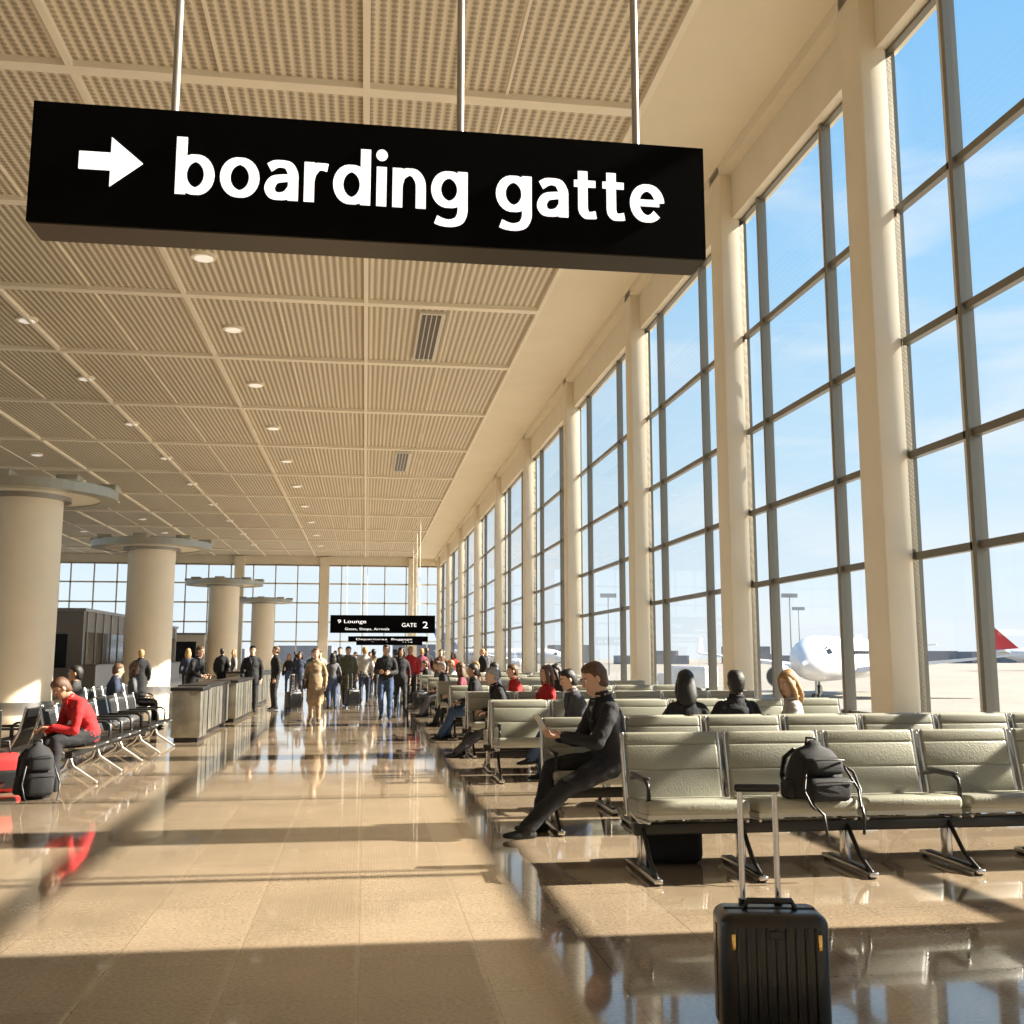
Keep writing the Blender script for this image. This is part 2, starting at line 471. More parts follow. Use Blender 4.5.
def text(name, body, x0, x1, zb, size, y, parent, off=.0, m=None, ext=.004):
    cu = bpy.data.curves.new(name, 'FONT'); cu.body = body; cu.size = size; cu.offset = off; cu.extrude = ext
    o = bpy.data.objects.new(name, cu); COL.objects.link(o)
    bpy.context.view_layer.update()
    dg = bpy.context.evaluated_depsgraph_get()
    me = bpy.data.meshes.new_from_object(o.evaluated_get(dg))
    bpy.data.objects.remove(o)
    xs = [v.co.x for v in me.vertices]; mn, mxx = min(xs), max(xs)
    for v in me.vertices:
        tx = (v.co.x-mn)/(mxx-mn); v.co = V((x0+(x1-x0)*tx, y - v.co.z, zb + v.co.y))
    me.materials.clear(); me.materials.append(m or M['white'])
    o = bpy.data.objects.new(name, me); COL.objects.link(o)
    if parent: o.parent = parent
    return o
def farsign(x0, x1, z0, z1, y, lines):
    s = empty('information_sign', ((x0+x1)/2, y, (z0+z1)/2))
    w = (x1-x0)/2; h = (z1-z0)/2
    b = MB(); b.box((-w, -.15, -h), (w, .15, h), 0)
    for x in (-w*.7, w*.7): b.cyl((x, 0, h-.02), (x, 0, HC-(z0+z1)/2), .014, 1, 8)
    o = b.obj('housing', [M['signblack'], M['rib']]); o.parent = s
    for i, (t, a, bb, zz, sz) in enumerate(lines):
        text('lettering_%d' % i, t, -w + 2*w*a, -w + 2*w*bb, -h+2*h*zz, sz, -.16, s, .0)
farsign(-1.68, 3.34, 2.55, 3.4, 50, [('9 Lounge', .07, .34, .55, .24), ('Gates, Shops, Arrivals', .14, .56, .16, .16), ('GATE', .68, .82, .35, .26), ('2', .88, .93, .28, .45)])
farsign(-.9, 3.3, 2.2, 2.48, 55, [('Departures  Baggage', .1, .8, .3, .13)])
farsign(-.55, 3.5, 2.1, 2.65, 64, [('Lounge  All gates', .08, .6, .45, .2), ('A 12', .7, .85, .3, .25)])

# ------------------------------------------------------------------ sage seats
def seat_row(nseats, pitch=.78):
    b = MB()
    w = .365
    for i in range(nseats):
        cx = i*pitch
        Xc = Matrix.Translation((cx, .22, .40)) @ Matrix.Rotation(math.radians(-4), 4, 'X')
        b.rbox((-w, -.52, -.01), (w, -.24, .085), .035, 0, Xc)
        b.rbox((-w, -.262, -.01), (w, .03, .08), .03, 0, Xc)
        b.box((-w+.01, -.50, -.035), (w-.01, .03, -.005), 1, Xc)
        Xb = Matrix.Translation((cx, .23, .42)) @ Matrix.Rotation(math.radians(-13), 4, 'X')
        for (z0, z1) in ((0.0, .26), (.25, .44), (.43, .53)):
            b.rbox((-w+.012, 0, z0), (w-.012, .075, z1), .022, 0, Xb)
        b.rbox((-w+.01, .06, .0), (w-.01, .09, .52), .012, 1, Xb)
        for sx in (-1, 1):
            b.rbox((sx*(w-.002)-.012, .01, -.06), (sx*(w-.002)+.012, .085, .53), .008, 2, Xb)
            b.tube([V((sx*(w-.02)+cx, -.27, .38)), V((sx*(w-.02)+cx, 0, .36)), V((sx*(w-.02)+cx, .24, .38)), V((sx*(w-.02)+cx, .27, .5))], .014, 2)
    xa = -.5*pitch; xb = (nseats-.5)*pitch
    b.rbox((xa, -.05, .26), (xb, .05, .34), .012, 3)
    for i in range(nseats+1):
        x = (i-.5)*pitch
        if i == 0: x += .06
        if i == nseats: x -= .06
        b.rbox((x-.025, -.04, .05), (x+.025, .04, .36), .01, 2)
        b.rbox((x-.032, -.42, .012), (x+.032, .34, .045), .012, 2)
        b.box((x-.02, -.33, .04), (x+.02, .25, .06), 3)
        b.cyl((x, -.38, 0), (x, -.38, .02), .03, 3); b.cyl((x, .3, 0), (x, .3, .02), .03, 3)
        b.tube([(x, -.02, .33), (x, -.22, .12), (x, -.38, .04)], .016, 3)
        if i in (0, 3, nseats) :
            b.tube([(x, .24, .62), (x, .1, .645), (x, -.14, .645), (x, -.2, .62), (x, -.21, .55), (x, -.19, .45), (x, -.12, .38)], .017, 3)
            b.rbox((x-.025, -.17, .645), (x+.025, .2, .67), .012, 3)
    return b
smats = [M['sage'], M['sageback'], M['chrome'], M['black']]
r6 = seat_row(6).obj('beam_seating', smats, (2.26, 7.15, 0))
r7 = seat_row(7).obj('beam_seating', smats, (1.98, 9.05, 0))
rb = inst(r6, (6.6, 10.02, 0), math.pi)
for y in (12.6, 15.6, 18.8, 22.2, 25.6, 29.2, 33):
    inst(r6, (1.95, y, 0))
    inst(r6, (1.95+5*.78, y+.98, 0), math.pi)

# ------------------------------------------------------------------ metal bench (left)
def metal_bench(n, pitch=.62):
    b = MB()
    for i in range(n):
        cy = i*pitch
        for k in range(13):
            y = cy - .26 + k*.52/12
            b.tube([(.27, y, .42), (.24, y, .45), (.0, y, .42), (-.2, y, .41), (-.26, y, .46), (-.30, y, .6), (-.34, y, .78), (-.36, y, .86)], .008, 0, 6)
        for (x, z) in ((.26, .44), (.0, .41), (-.22, .42), (-.31, .62), (-.36, .86)):
            b.tube([(x, cy-.27, z), (x, cy+.27, z)], .013, 0, 6)
        for y in (cy-.28, cy+.28):
            b.tube([(.27, y, .43), (0, y, .41), (-.22, y, .42), (-.31, y, .62), (-.37, y, .88)], .016, 1, 6)
            b.tube([(-.3, y, .64), (.1, y, .64), (.16, y, .6), (.16, y, .43)], .015, 0, 6)
    b.box((-.04, -.35, .3), (.04, (n-1)*pitch+.35, .37), 0)
    for i in range(0, n+1, 2):
        y = (i-.5)*pitch
        b.tube([(0, y, .32), (.05, y, .2), (.32, y, .02)], .02, 1); b.tube([(0, y, .32), (-.05, y, .2), (-.32, y, .02)], .02, 1)
    return b
mb1 = metal_bench(8).obj('metal_bench', [M['black'], M['chrome']], (-3.42, 13.2, 0))
inst(mb1, (-4.85, 19.5, 0), 0)
inst(mb1, (-4.3, 17.5, 0), math.pi)

def divider(l):
    b = MB()
    b.rbox((-.25, 0, .08), (.25, l, .9), .02, 0); b.box((-.2, .05, 0), (.2, l-.05, .1), 1)
    b.rbox((-.28, -.03, .88), (.28, l+.03, .94), .015, 1)
    k = 0.25
    while k < l:
        b.box((-.256, k-.012, .1), (.256, k+.012, .87), 1); k += .5
    return b
M['brush'] = mat('brushed_panel', (.3, .285, .24), .3, metal=.7, noise=.3, nscale=4)
d1 = divider(.8).obj('litter_bin', [M['brush'], M['black']], (-3.05, 18.6, 0))
d2 = divider(3.2).obj('queue_divider', [M['brush'], M['black']], (-3.2, 20.2, 0))
inst(d2, (-3.1, 24.0, 0)); inst(d2, (-3.4, 32, 0)); inst(d2, (-4.4, 36, 0))

def kiosk(w, l, h):
    b = MB()
    b.box((0, 0, 0), (w, l, h), 0)
    b.box((-.1, -.1, h), (w+.1, l+.1, h+.15), 1)
    b.box((w-.01, .5, .9), (w+.04, l-.5, 2.6), 2)
    k = .5
    while k < l:
        b.box((w+.03, k-.04, .1), (w+.08, k+.04, h), 1); k += 1.6
    b.box((w*.1, -.05, .9), (w*.9, .01, 2.5), 2)
    b.box((w*.15, -.08, 2.55), (w*.6, -.02, 2.9), 3)
    b.box((w, .3, .0), (w+.6, l-.3, 1.0), 1); b.box((w-.0, .25, 1.0), (w+.7, l-.25, 1.05), 0)
    return b
kiosk(7, 9, 3.6).obj('retail_kiosk', [M['greywall'], M['steel'], M['darkglass'], M['warmlamp']], (-20.5, 52, 0))
kiosk(6, 8, 3.3).obj('retail_kiosk', [M['greywall'], M['steel'], M['darkglass'], M['warmlamp']], (-19, 66, 0))
kiosk(6, 8, 3.0).obj('retail_kiosk', [M['lightframe'], M['steel'], M['darkglass'], M['warmlamp']], (-18, 80, 0))
kiosk(8, 10, 3.3).obj('retail_kiosk', [M['greywall'], M['steel'], M['darkglass'], M['warmlamp']], (-24, 38, 0))

# ------------------------------------------------------------------ luggage
def suitcase(w=.415, d=.24, h=.46, handle=.50):
    b = MB()
    b.rbox((-w/2, -d/2, .055), (w/2, d/2, .055+h), .045, 0, seg=5)
    k = -w/2+.055
    while k < w/2-.04:
        for s_ in (-1, 1):
            b.rbox((k, s_*d/2-.009, .1), (k+.018, s_*d/2+.009, h+.01), .007, 0)
        k += .037
    b.box((-w/2-.003, -.008, .1), (w/2+.003, .008, h), 1)
    b.rbox((-w/2+.03, -.01, .05+h), (w/2-.03, .01, .06+h), .004, 1)
    b.tube([(-.10, -.01, .055+h), (-.085, -.01, .085+h), (.085, -.01, .085+h), (.10, -.01, .055+h)], .012, 1)
    for x in (-.088, .052):
        b.cyl((x, d/2-.05, h-.02), (x, d/2-.05, h+handle), .012, 2, 10)
        b.cyl((x, d/2-.05, h+.04), (x, d/2-.05, h+.075), .018, 1, 10)
    b.rbox((-.11, d/2-.068, h+handle-.01), (.074, d/2-.032, h+handle+.022), .012, 1)
    for sx in (-1, 1):
        for sy in (-1, 1):
            x = sx*(w/2-.05); y = sy*(d/2-.05)
            b.rbox((x-.022, y-.022, .03), (x+.022, y+.022, .07), .006, 1)
            b.cyl((x-.012, y, .025), (x+.012, y, .025), .025, 1, 16)
        b.rbox((sx*(w/2-.045)-.008, -d/2-.014, h-.07), (sx*(w/2-.045)+.008, -d/2+.0, h-.01), .004, 3)
    b.rbox((-.03, -d/2-.012, h-.03), (.03, -d/2, h+.0), .004, 1)
    return b
sc = suitcase().obj('rolling_suitcase', [M['abs'], M['black'], M['chrome'], M['gold']], (1.59, 4.0, 0), math.radians(-10))

def backpack(w=.34, d=.2, h=.44, ):
    b = MB()
    pts = []; ws = []; ds = []
    prof = [(0, .85, .8), (.06, 1, 1), (.2, 1.02, 1.08), (.4, 1, 1.05), (.6, .95, .95), (.8, .82, .8), (.93, .6, .6), (1, .3, .35)]
    for (t, a, c) in prof:
        pts.append((0, .02*math.sin(t*3), .03+t*(h-.04))); ws.append(w/2*a); ds.append(d/2*c)
    b.loft(pts, ws, ds, (1,0,0), 0, 20)
    b.rbox((-w*.38, -d*.82, .04), (w*.38, -d*.25, h*.48), .045, 0)
    b.rbox((-w*.3, -d*.68, h*.52), (w*.3, -d*.2, h*.8), .035, 0)
    for s_ in (-1, 1):
        b.rbox((s_*w*.52-.03, -.06, .05), (s_*w*.52+.03, .06, h*.42), .025, 0)
        b.loft([(s_*.09, d*.4, h*.9), (s_*.13, d*.7, h*.75), (s_*.15, d*.75, h*.45), (s_*.14, d*.45, h*.1)], [.026]*4, [.009]*4, (1,0,0), 1, 8)
        b.tube([(s_*w*.38, -d*.5, h*.62), (s_*w*.5, -d*.75, h*.3), (s_*w*.46, -d*.9, .03), (s_*w*.42, -d*1.0, .01)], .009, 1)
    b.tube([(-.05, .04, h-.03), (-.04, .04, h+.04), (.04, .04, h+.04), (.05, .04, h-.03)], .010, 1)
    b.tube([(-w*.3, -d*.7, h*.77), (0, -d*.74, h*.79), (w*.3, -d*.7, h*.77)], .005, 1)
    b.tube([(-w*.36, -d*.84, h*.42), (0, -d*.86, h*.43), (w*.36, -d*.84, h*.42)], .005, 1)
    # soft creases
    for i, p in enumerate(b.v):
        q = mnoise.noise_vector(p*9.0)
        b.v[i] = p + V((q.x, q.y, q.z*.4))*.014*min(1, p.z/.05)
    return b
bpk = backpack(.42, .26, .41)
# long loose shoulder straps and side compression strap hanging over the seat edge
bpk.tube([(.16, .02, .30), (.27, -.05, .22), (.29, -.10, .10), (.24, -.16, .03), (.20, -.24, .02), (.19, -.275, -.05), (.18, -.28, -.16)], .011, 1)
bpk.tube([(-.12, -.1, .10), (-.14, -.20, .02), (-.12, -.275, -.03), (-.10, -.285, -.20)], .010, 1)
bp = bpk.obj('backpack', [M['fabblack'], M['black']], (3.14, 6.96, .468), math.radians(8))
bp2 = backpack(.36, .24, .56).obj('backpack', [M['fabblack'], M['black']], (-3.42, 11.7, .0), math.radians(30))
b = MB()
b.rbox((-.25, -.15, 0), (.25, .15, .42), .09, 0, seg=4); b.rbox((-.2, -.17, .05), (.2, -.1, .25), .03, 1)
b.tube([(-.12, 0, .4), (-.1, 0, .55), (.1, 0, .55), (.12, 0, .4)], .012, 1)
b.obj('red_travel_bag', [M['redfab'], M['black']], (-4.0, 12.25, 0), .4)
b = MB(); b.rbox((-.22, -.15, 0), (.22, .15, .25), .06, 0, seg=4); b.tube([(-.12, 0, .24), (-.08, 0, .3), (.08, 0, .3), (.12, 0, .24)], .012, 0)
hb = b.obj('duffel_bag', [M['fabblack']], (2.25, 7.55, 0))
# luggage cart
b = MB()
b.tube([(-.3, 0, .95), (-.3, .1, .5), (-.28, .2, .18), (-.28, .9, .14)], .018, 0); b.tube([(.3, 0, .95), (.3, .1, .5), (.28, .2, .18), (.28, .9, .14)], .018, 0)
b.tube([(-.3, 0, .95), (0, -.06, 1.0), (.3, 0, .95)], .022, 1)
for y in (.25, .45, .65, .88): b.tube([(-.28, y, .16), (.28, y, .16)], .014, 0)
b.tube([(-.3, .1, .5), (.3, .1, .5)], .014, 0); b.tube([(-.3, .05, .72), (.3, .05, .72)], .014, 0)
for (x, y) in ((-.26, .2), (.26, .2), (0, .88)):
    b.cyl((x-.02, y, .07), (x+.02, y, .07), .07, 1, 16); b.tube([(x, y, .07), (x, y, .17)], .015, 0)
b.rbox((-.24, .25, .18), (.24, .8, .5), .05, 2)
b.obj('luggage_cart', [M['black'], M['black'], M['fabblack']], (-3.85, 10.8, 0), math.radians(12))

# ------------------------------------------------------------------ people
SKINS = [mat('skin_light', (.62, .38, .27), .5, noise=.05), mat('skin_tan', (.42, .24, .15), .5, noise=.05), mat('skin_dark', (.13, .07, .045), .45, noise=.05)]
HAIRS = {'brown': mat('hair_brown', (.10, .05, .025), .5, noise=.3, nscale=40, bump=.6, bscale=120), 'black': mat('hair_black', (.012, .01, .009), .45, noise=.3, nscale=40, bump=.6, bscale=120),
         'blonde': mat('hair_blonde', (.38, .22, .09), .5, noise=.3, nscale=40, bump=.6, bscale=120), 'grey': mat('hair_grey', (.3, .29, .28), .5, noise=.2, nscale=40, bump=.6, bscale=120)}
_cl = {}
def cloth(c):
    if c not in _cl:
        _cl[c] = mat('cloth_%d' % len(_cl), c, .85, noise=.22, nscale=9, bump=.45, bscale=30)
    return _cl[c]
def ik(a, c, l1, l2, pole):
    a = V(a); c = V(c); d = (c-a).length; L_ = l1+l2-.004
    dr = (c-a).normalized()
    if d > L_: d = L_
    c = a + dr*d
    al = (l1*l1-l2*l2+d*d)/(2*d); h = math.sqrt(max(l1*l1-al*al, 0))
    p = V(pole); p = p - dr*p.dot(dr); p.normalize()
    return a + dr*al + p*h, c

def person(name, loc, heading, top=(.02,.02,.025), bottom=(.015,.015,.02), hair='brown', skin=0, sit=False, female=False,
           voxel=.024, scale=1.0, hands=None, feet=None, lean=0, hunch=0, hp=0, hy=0, longhair=False, coat=False, shoes=(.01,.01,.01), shirt=None, palm=None, stride=0.0, toeup=0.0, bag=False):
    b = MB(); R = math.radians
    shw = .165 if female else .188
    P = V((0, 0, .55 if sit else .95))
    U = V((0, math.sin(R(lean)), math.cos(R(lean)))); a2 = R(lean+hunch); U2 = V((0, math.sin(a2), math.cos(a2)))
    def sp(s): return P + U*s if s < .2 else P + U*.2 + U2*(s-.2)
    if female:
        prof = [(-.07,.145,.10),(0,.17,.115),(.06,.158,.108),(.14,.13,.095),(.2,.135,.10),(.28,.15,.118),(.36,.16,.115),(.43,.158,.092),(.475,.12,.075),(.51,.065,.06)]
    else:
        prof = [(-.07,.158,.118),(0,.178,.126),(.06,.172,.122),(.14,.162,.118),(.22,.17,.122),(.3,.183,.13),(.38,.19,.128),(.44,.183,.105),(.48,.14,.088),(.515,.088,.078)]
    pts = []; ws = []; ds = []
    for i in range(len(prof)-1):
        for j in range(2):
            t = j/2; s0, w0, d0 = prof[i]; s1, w1, d1 = prof[i+1]
            pts.append(sp(s0+(s1-s0)*t)); ws.append(w0+(w1-w0)*t); ds.append(d0+(d1-d0)*t)
    pts.append(sp(prof[-1][0])); ws.append(prof[-1][1]); ds.append(prof[-1][2])
    kk = (2 if sit else 1) if not coat else 0
    b.loft(pts[kk:], ws[kk:], ds[kk:], (1,0,0), 1, 20)
    b.loft([P-V((0,0,.06)), P, P+U*.03], [.14,.165,.155], [.10,.115,.105], (1,0,0), 2, 20)
    if coat and not sit:
        cp = [P+U*.15, P, P-V((0,0,.15)), P-V((0,-.0,.32)), P-V((0,0,.48))]
        q = []; cw = [.16,.185,.195,.205,.21]; cd = [.12,.14,.15,.16,.17]; w_ = []; d_ = []
        for i in range(4):
            for j in range(4):
                t = j/4; q.append(cp[i].lerp(cp[i+1], t)); w_.append(cw[i]+(cw[i+1]-cw[i])*t); d_.append(cd[i]+(cd[i+1]-cd[i])*t)
        b.loft(q, w_, d_, (1,0,0), 1, 20)
    ph = R(hp) + a2*.35; yw = R(hy)
    Hm = Matrix.Rotation(yw, 3, 'Z') @ Matrix.Rotation(-ph, 3, 'X')
    Hu = Hm @ V((0,0,1)); Hf = Hm @ V((0,1,0)); Hr = Hm @ V((1,0,0))
    NB = sp(.5); C = NB + U2*.045 + V((0,.012,0)) + Hu*.12
    X4 = Matrix.Translation(C) @ Hm.to_4x4()
    b.limb([sp(.44), NB + U2*.03, C - Hu*.05 - Hf*.02], [.066, .060, .058] if not female else [.055,.048,.048], 0, 12)
    hr = [(-.112,.055,.020,.022),(-.095,.042,.045,.043),(-.06,.022,.070,.057),(-.02,.006,.088,.069),(.02,-.002,.096,.075),(.06,-.005,.095,.075),(.09,-.008,.080,.063),(.108,-.010,.052,.042),(.116,-.01,.02,.018)]
    n = 18; vs = [(0, .055, -.118)]
    for (z, c, d, w) in hr:
        vs += [(w*math.cos(2*math.pi*k/n), c+d*math.sin(2*math.pi*k/n), z) for k in range(n)]
    vs.append((0, -.01, .12)); fs = []
    for k in range(n):
        k2 = (k+1) % n
        fs.append((0, 1+k2, 1+k)); fs.append((len(vs)-1, 1+(len(hr)-1)*n+k, 1+(len(hr)-1)*n+k2))
        for i in range(len(hr)-1):
            fs.append((1+i*n+k, 1+i*n+k2, 1+(i+1)*n+k2, 1+(i+1)*n+k))
    b.add(vs, fs, 0, True, X4)
    if hands is None:
        hands = [(-.2,.30,.66), (.2,.30,.66)] if sit else [(-.25,.06,.86), (.25,.02,.86)]
    hands = [V(h) for h in hands]
    ext = []
    for sd, hd in zip((-1, 1), hands):
        sh = sp(.425) + V((sd*shw, 0, 0))
        el, wr = ik(sh, hd, .29, .255, (sd*.55, -1, -.35 if sit else .0))
        fr = .84 if female else 1.06
        b.limb([sh - V((sd*.03,0,0)), sh.lerp(el,.3), el], [.068*fr, .062*fr, .053*fr], 1, 12)
        b.limb([el, el.lerp(wr,.35), el.lerp(wr, .93)], [.053*fr, .051*fr, .042*fr], 1, 12)
        Hd = (wr-el).normalized()
        pn = V(palm) if palm else (V((0,.15,-1)) if sit else V((-sd, 0, 0)))
        pn = pn - Hd*pn.dot(Hd); pn.normalize(); S = Hd.cross(pn)
        b.loft([el.lerp(wr,.9), wr, wr+Hd*.04, wr+Hd*.085], [.024,.026,.038,.040], [.022,.019,.016,.013], S, 0, 10)
        tside = S if (S.dot(V((-sd,.8,.2))) > 0) else -S
        for fi, (off, ln) in enumerate(((.030,.072),(.010,.080),(-.011,.075),(-.030,.058))):
            p = wr+Hd*.078+tside*off; dr = Hd.copy(); pp = [p]
            for sgl, ang in ((.45, 18), (.32, 28), (.23, 22)):
                rot = Matrix.Rotation(R(ang), 3, Hd.cross(pn))
                dr = (rot @ dr).normalized(); p = p + dr*ln*sgl; pp.append(p)
            ext.append((pp, [.0095,.009,.008,.0065]))
        t0 = wr+Hd*.02+tside*.028
        td = (Hd*.75+tside*.65+pn*.25).normalized(); t1 = t0+td*.035; t2 = t1+(Hd*.9+tside*.25+pn*.35).normalized()*.028; t3 = t2+(Hd+pn*.5).normalized()*.022
        ext.append(([t0, t1, t2, t3], [.012,.011,.010,.008]))
    if feet is None:
        if sit: feet = [(-.13,.43,.08),(.12,.47,.08)]
        else: feet = [(-.1, stride, .08+ (0 if stride >= 0 else .05)), (.1, -stride, .08 + (0 if stride <= 0 else .05))]
    for sd, ft in zip((-1, 1), feet):
        hip = P + V((sd*.088, 0, -.005))
        kn, an = ik(hip, ft, .44, .43, ((ft[0]-sd*.088)*.8+sd*.08, 1, .5 if sit else .0))
        tr = 1.0 if female else 1.1
        b.limb([hip, hip.lerp(kn,.45), kn], [.096, .086*tr, .066*tr], 2, 14)
        b.limb([kn, kn.lerp(an,.3), kn.lerp(an,.7), an+V((0,0,.01))], [.065*tr,.063*tr,.056*tr,.053*tr], 2, 14)
        hv = an.z-.08; F = V((sd*.15, 1, 0)).normalized(); tl = toeup
        if not sit and hv > .02: tl = -.5
        pr = [(-.062,.042,.032,.036),(-.03,.052,.048,.040),(.03,.046,.044,.041),(.09,.034,.031,.045),(.14,.028,.024,.043),(.175,.024,.018,.034)]
        pts2 = [V((an.x, an.y, hv)) + F*s_ + V((0,0,z + tl*max(s_,-.03))) for (s_, z, h_, w_) in pr]
        P2=[];W2=[];D2=[]
        for i in range(len(pr)-1):
            for j in range(2):
                t=j/2; P2.append(pts2[i].lerp(pts2[i+1],t)); W2.append(pr[i][3]*(1-t)+pr[i+1][3]*t); D2.append(pr[i][2]*(1-t)+pr[i+1][2]*t)
        P2.append(pts2[-1]); W2.append(pr[-1][3]); D2.append(pr[-1][2])
        b.loft(P2, W2, D2, V((F.y,-F.x,0)), 3, 12)
    if shirt:
        b.loft([sp(.33)+V((0,.122,0)), sp(.42)+V((0,.098,0)), sp(.485)+V((0,.06,0))], [.018,.035,.045], [.014,.02,.03], (1,0,0), 4, 10)
    mats = [SKINS[skin], cloth(top), cloth(bottom), cloth(shoes), cloth(shirt) if shirt else SKINS[skin]]
    me = b.mesh('tmp', mats, False)
    o = bpy.data.objects.new('tmp', me); COL.objects.link(o)
    md = o.modifiers.new('r', 'REMESH'); md.mode = 'VOXEL'; md.voxel_size = voxel; md.use_smooth_shade = True
    ms = o.modifiers.new('s', 'SMOOTH'); ms.factor = .5; ms.iterations = 2
    bpy.context.view_layer.update()
    dg = bpy.context.evaluated_depsgraph_get()
    m2 = bpy.data.meshes.new_from_object(o.evaluated_get(dg))
    kd = KDTree(len(b.v))
    for i, p in enumerate(b.v): kd.insert(p, i)
    kd.balance()
    ml = [b.vl[kd.find(p.center)[1]] for p in m2.polygons]
    vs = []
    off = V((loc[0], loc[1], 0))
    for v in m2.vertices:          # cloth folds as real relief
        c = v.co.copy(); lb = b.vl[kd.find(c)[1]]
        if lb in (1, 2):
            q = V((c.x*9, c.y*9, c.z*16)) + off*3
            c += v.normal*(mnoise.noise(q)*.011 + abs(mnoise.noise(q*2.1))*.006)
        vs.append(c)
    fs = [list(p.vertices) for p in m2.polygons]
    bpy.data.objects.remove(o); bpy.data.meshes.remove(me); bpy.data.meshes.remove(m2)
    g = MB(); g.v = vs; g.f = fs; g.m = ml; g.sm = [True]*len(fs); g.vl = [0]*len(vs)
    for pp, rr in ext:
        g.loft(pp, rr, rr, (.3,.5,.8), 0, 7)
    # collar
    cc = sp(.505); cpts = [cc + V((.078*math.cos(a), .072*math.sin(a)+.006, .012 - .02*math.sin(a))) for a in [R(95+i*35) for i in range(10)]]
    g.loft(cpts, [.010]*10, [.020]*10, (0,0,1), 1, 8)
    if not female:                 # jacket lapels
        for sx in (-1, 1):
            g.loft([sp(.49)+V((sx*.06,.075,0)), sp(.42)+V((sx*.055,.108,0)), sp(.34)+V((sx*.035,.134,0)), sp(.24)+V((sx*.01,.130,0))], [.024,.030,.024,.006], [.006]*4, (1,0,0), 1, 8)
    g.loft([V((0,.088,.018)), V((0,.103,-.012)), V((0,.106,-.026)), V((0,.094,-.034))], [.008,.011,.015,.012], [.008,.010,.010,.006], (1,0,0), 0, 8, True, X4)
    for sx in (-1, 1):
        g.ell((sx*.030, .080, .012), (.013,.012,.009), 5, X4, 8, 6)
        g.ell((sx*.030, .0895, .012), (.006,.004,.006), 6, X4, 8, 6)
        g.loft([V((sx*.014,.093,.031)), V((sx*.032,.089,.036)), V((sx*.048,.076,.030))], [.004]*3, [.004]*3, (0,0,1), 8, 6, True, X4)
        g.ell((sx*.078, -.005, .0), (.010,.020,.030), 0, X4, 8, 6)
    g.ell((0, .084, -.060), (.024,.010,.005), 7, X4, 8, 6); g.ell((0, .083, -.067), (.020,.009,.005), 7, X4, 8, 6)
    hh = [(-.085,-.058,.036,.050),(-.055,-.046,.058,.070),(-.01,-.038,.080,.080),(.03,-.032,.090,.085),(.055,-.024,.094,.087),(.080,-.012,.095,.083),(.105,-.010,.083,.071),(.127,-.012,.056,.048)]
    vs = [(0,-.05,-.095)]; n = 24
    for (z, c, d, w) in hh:
        vs += [(w*math.cos(2*math.pi*k/n)*(1+.035*math.sin(5*k+z*60)), c+d*math.sin(2*math.pi*k/n)*(1+.035*math.sin(7*k+z*90)), z+.005*math.sin(3*k)) for k in range(n)]
    vs.append((0,-.012,.138)); fs = []
    for k in range(n):
        k2 = (k+1) % n
        fs.append((0, 1+k2, 1+k)); fs.append((len(vs)-1, 1+(len(hh)-1)*n+k, 1+(len(hh)-1)*n+k2))
        for i in range(len(hh)-1):
            fs.append((1+i*n+k, 1+i*n+k2, 1+(i+1)*n+k2, 1+(i+1)*n+k))
    g.add(vs, fs, 8, True, X4)
    if longhair:
        g.loft([V((0,-.03,.08)), V((0,-.05,.02)), V((0,-.062,-.06)), V((0,-.07,-.14)), V((0,-.072,-.21))], [.07,.088,.098,.105,.075], [.07,.06,.052,.045,.03], (1,0,0), 8, 14, True, X4)
        for sx in (-1,1):
            g.loft([V((sx*.06,.04,.07)), V((sx*.082,.03,.0)), V((sx*.090,.02,-.08)), V((sx*.085,.01,-.16))], [.018,.02,.024,.015], [.035,.035,.032,.02], (1,0,0), 8, 8, True, X4)
    if bag:                        # shoulder bag with strap
        g.rbox((.19, -.13, .78), (.30, .13, 1.02), .035, 3)
        g.loft([V((.24,.02,1.0)), V((.20,.05,1.25)), V((.13,.0,1.455)), V((.20,-.08,1.25)), V((.24,-.06,1.0))], [.016]*5, [.006]*5, (0,1,0), 3, 8)
    o = g.obj(name, mats + [M['eye'], M['iris'], M['lip'], HAIRS[hair]], loc, math.radians(heading-90), recalc=False)
    o.scale = (scale,)*3
    return o

BK = (.012,.012,.015); NV = (.02,.03,.06); GR = (.10,.10,.11); RED = (.40,.012,.015); JE = (.04,.07,.15); BEI = (.28,.20,.12); OL = (.08,.08,.05); WH=(.48,.46,.42); BR=(.12,.06,.035); TL=(.05,.12,.14); MA=(.16,.03,.05)
person('seated_man', (2.10, 8.84, -.015), 188, BK, BK, 'brown', 0, sit=True, voxel=.012, scale=1.09, lean=-4, hunch=16, hp=16,
       feet=[(-.12,.72,.08),(.14,.54,.08)], hands=[(-.10,.40,.76),(.12,.38,.74)], shirt=(.35,.35,.36), palm=(0,.3,.9), toeup=.12)
b = MB()
for s_ in (-1, 1):
    b.add([(0,0,0),(s_*.13,.03,.0),(s_*.13,.13,.16),(0,.10,.16)], [(0,1,2,3)] if s_ > 0 else [(3,2,1,0)], 0)
b.obj('magazine', [M['paper']], (1.60, 8.86, .82), math.radians(93), recalc=False)
person('seated_man', (2.62, 12.45, 0), 185, (.05,.055,.065), JE, 'black', 0, sit=True, voxel=.016, hp=10, lean=4, hunch=12, feet=[(.10,.60,.26),(.1,.45,.08)])
person('seated_man', (2.1, 15.5, 0), 184, BK, (.05,.05,.06), 'grey', 0, sit=True, voxel=.018, lean=8, hunch=14, hp=8, feet=[(-.1,.74,.08),(.1,.66,.08)])
person('seated_woman', (2.75, 15.5, 0), 200, RED, BK, 'brown', 0, sit=True, female=True, voxel=.02, longhair=True)
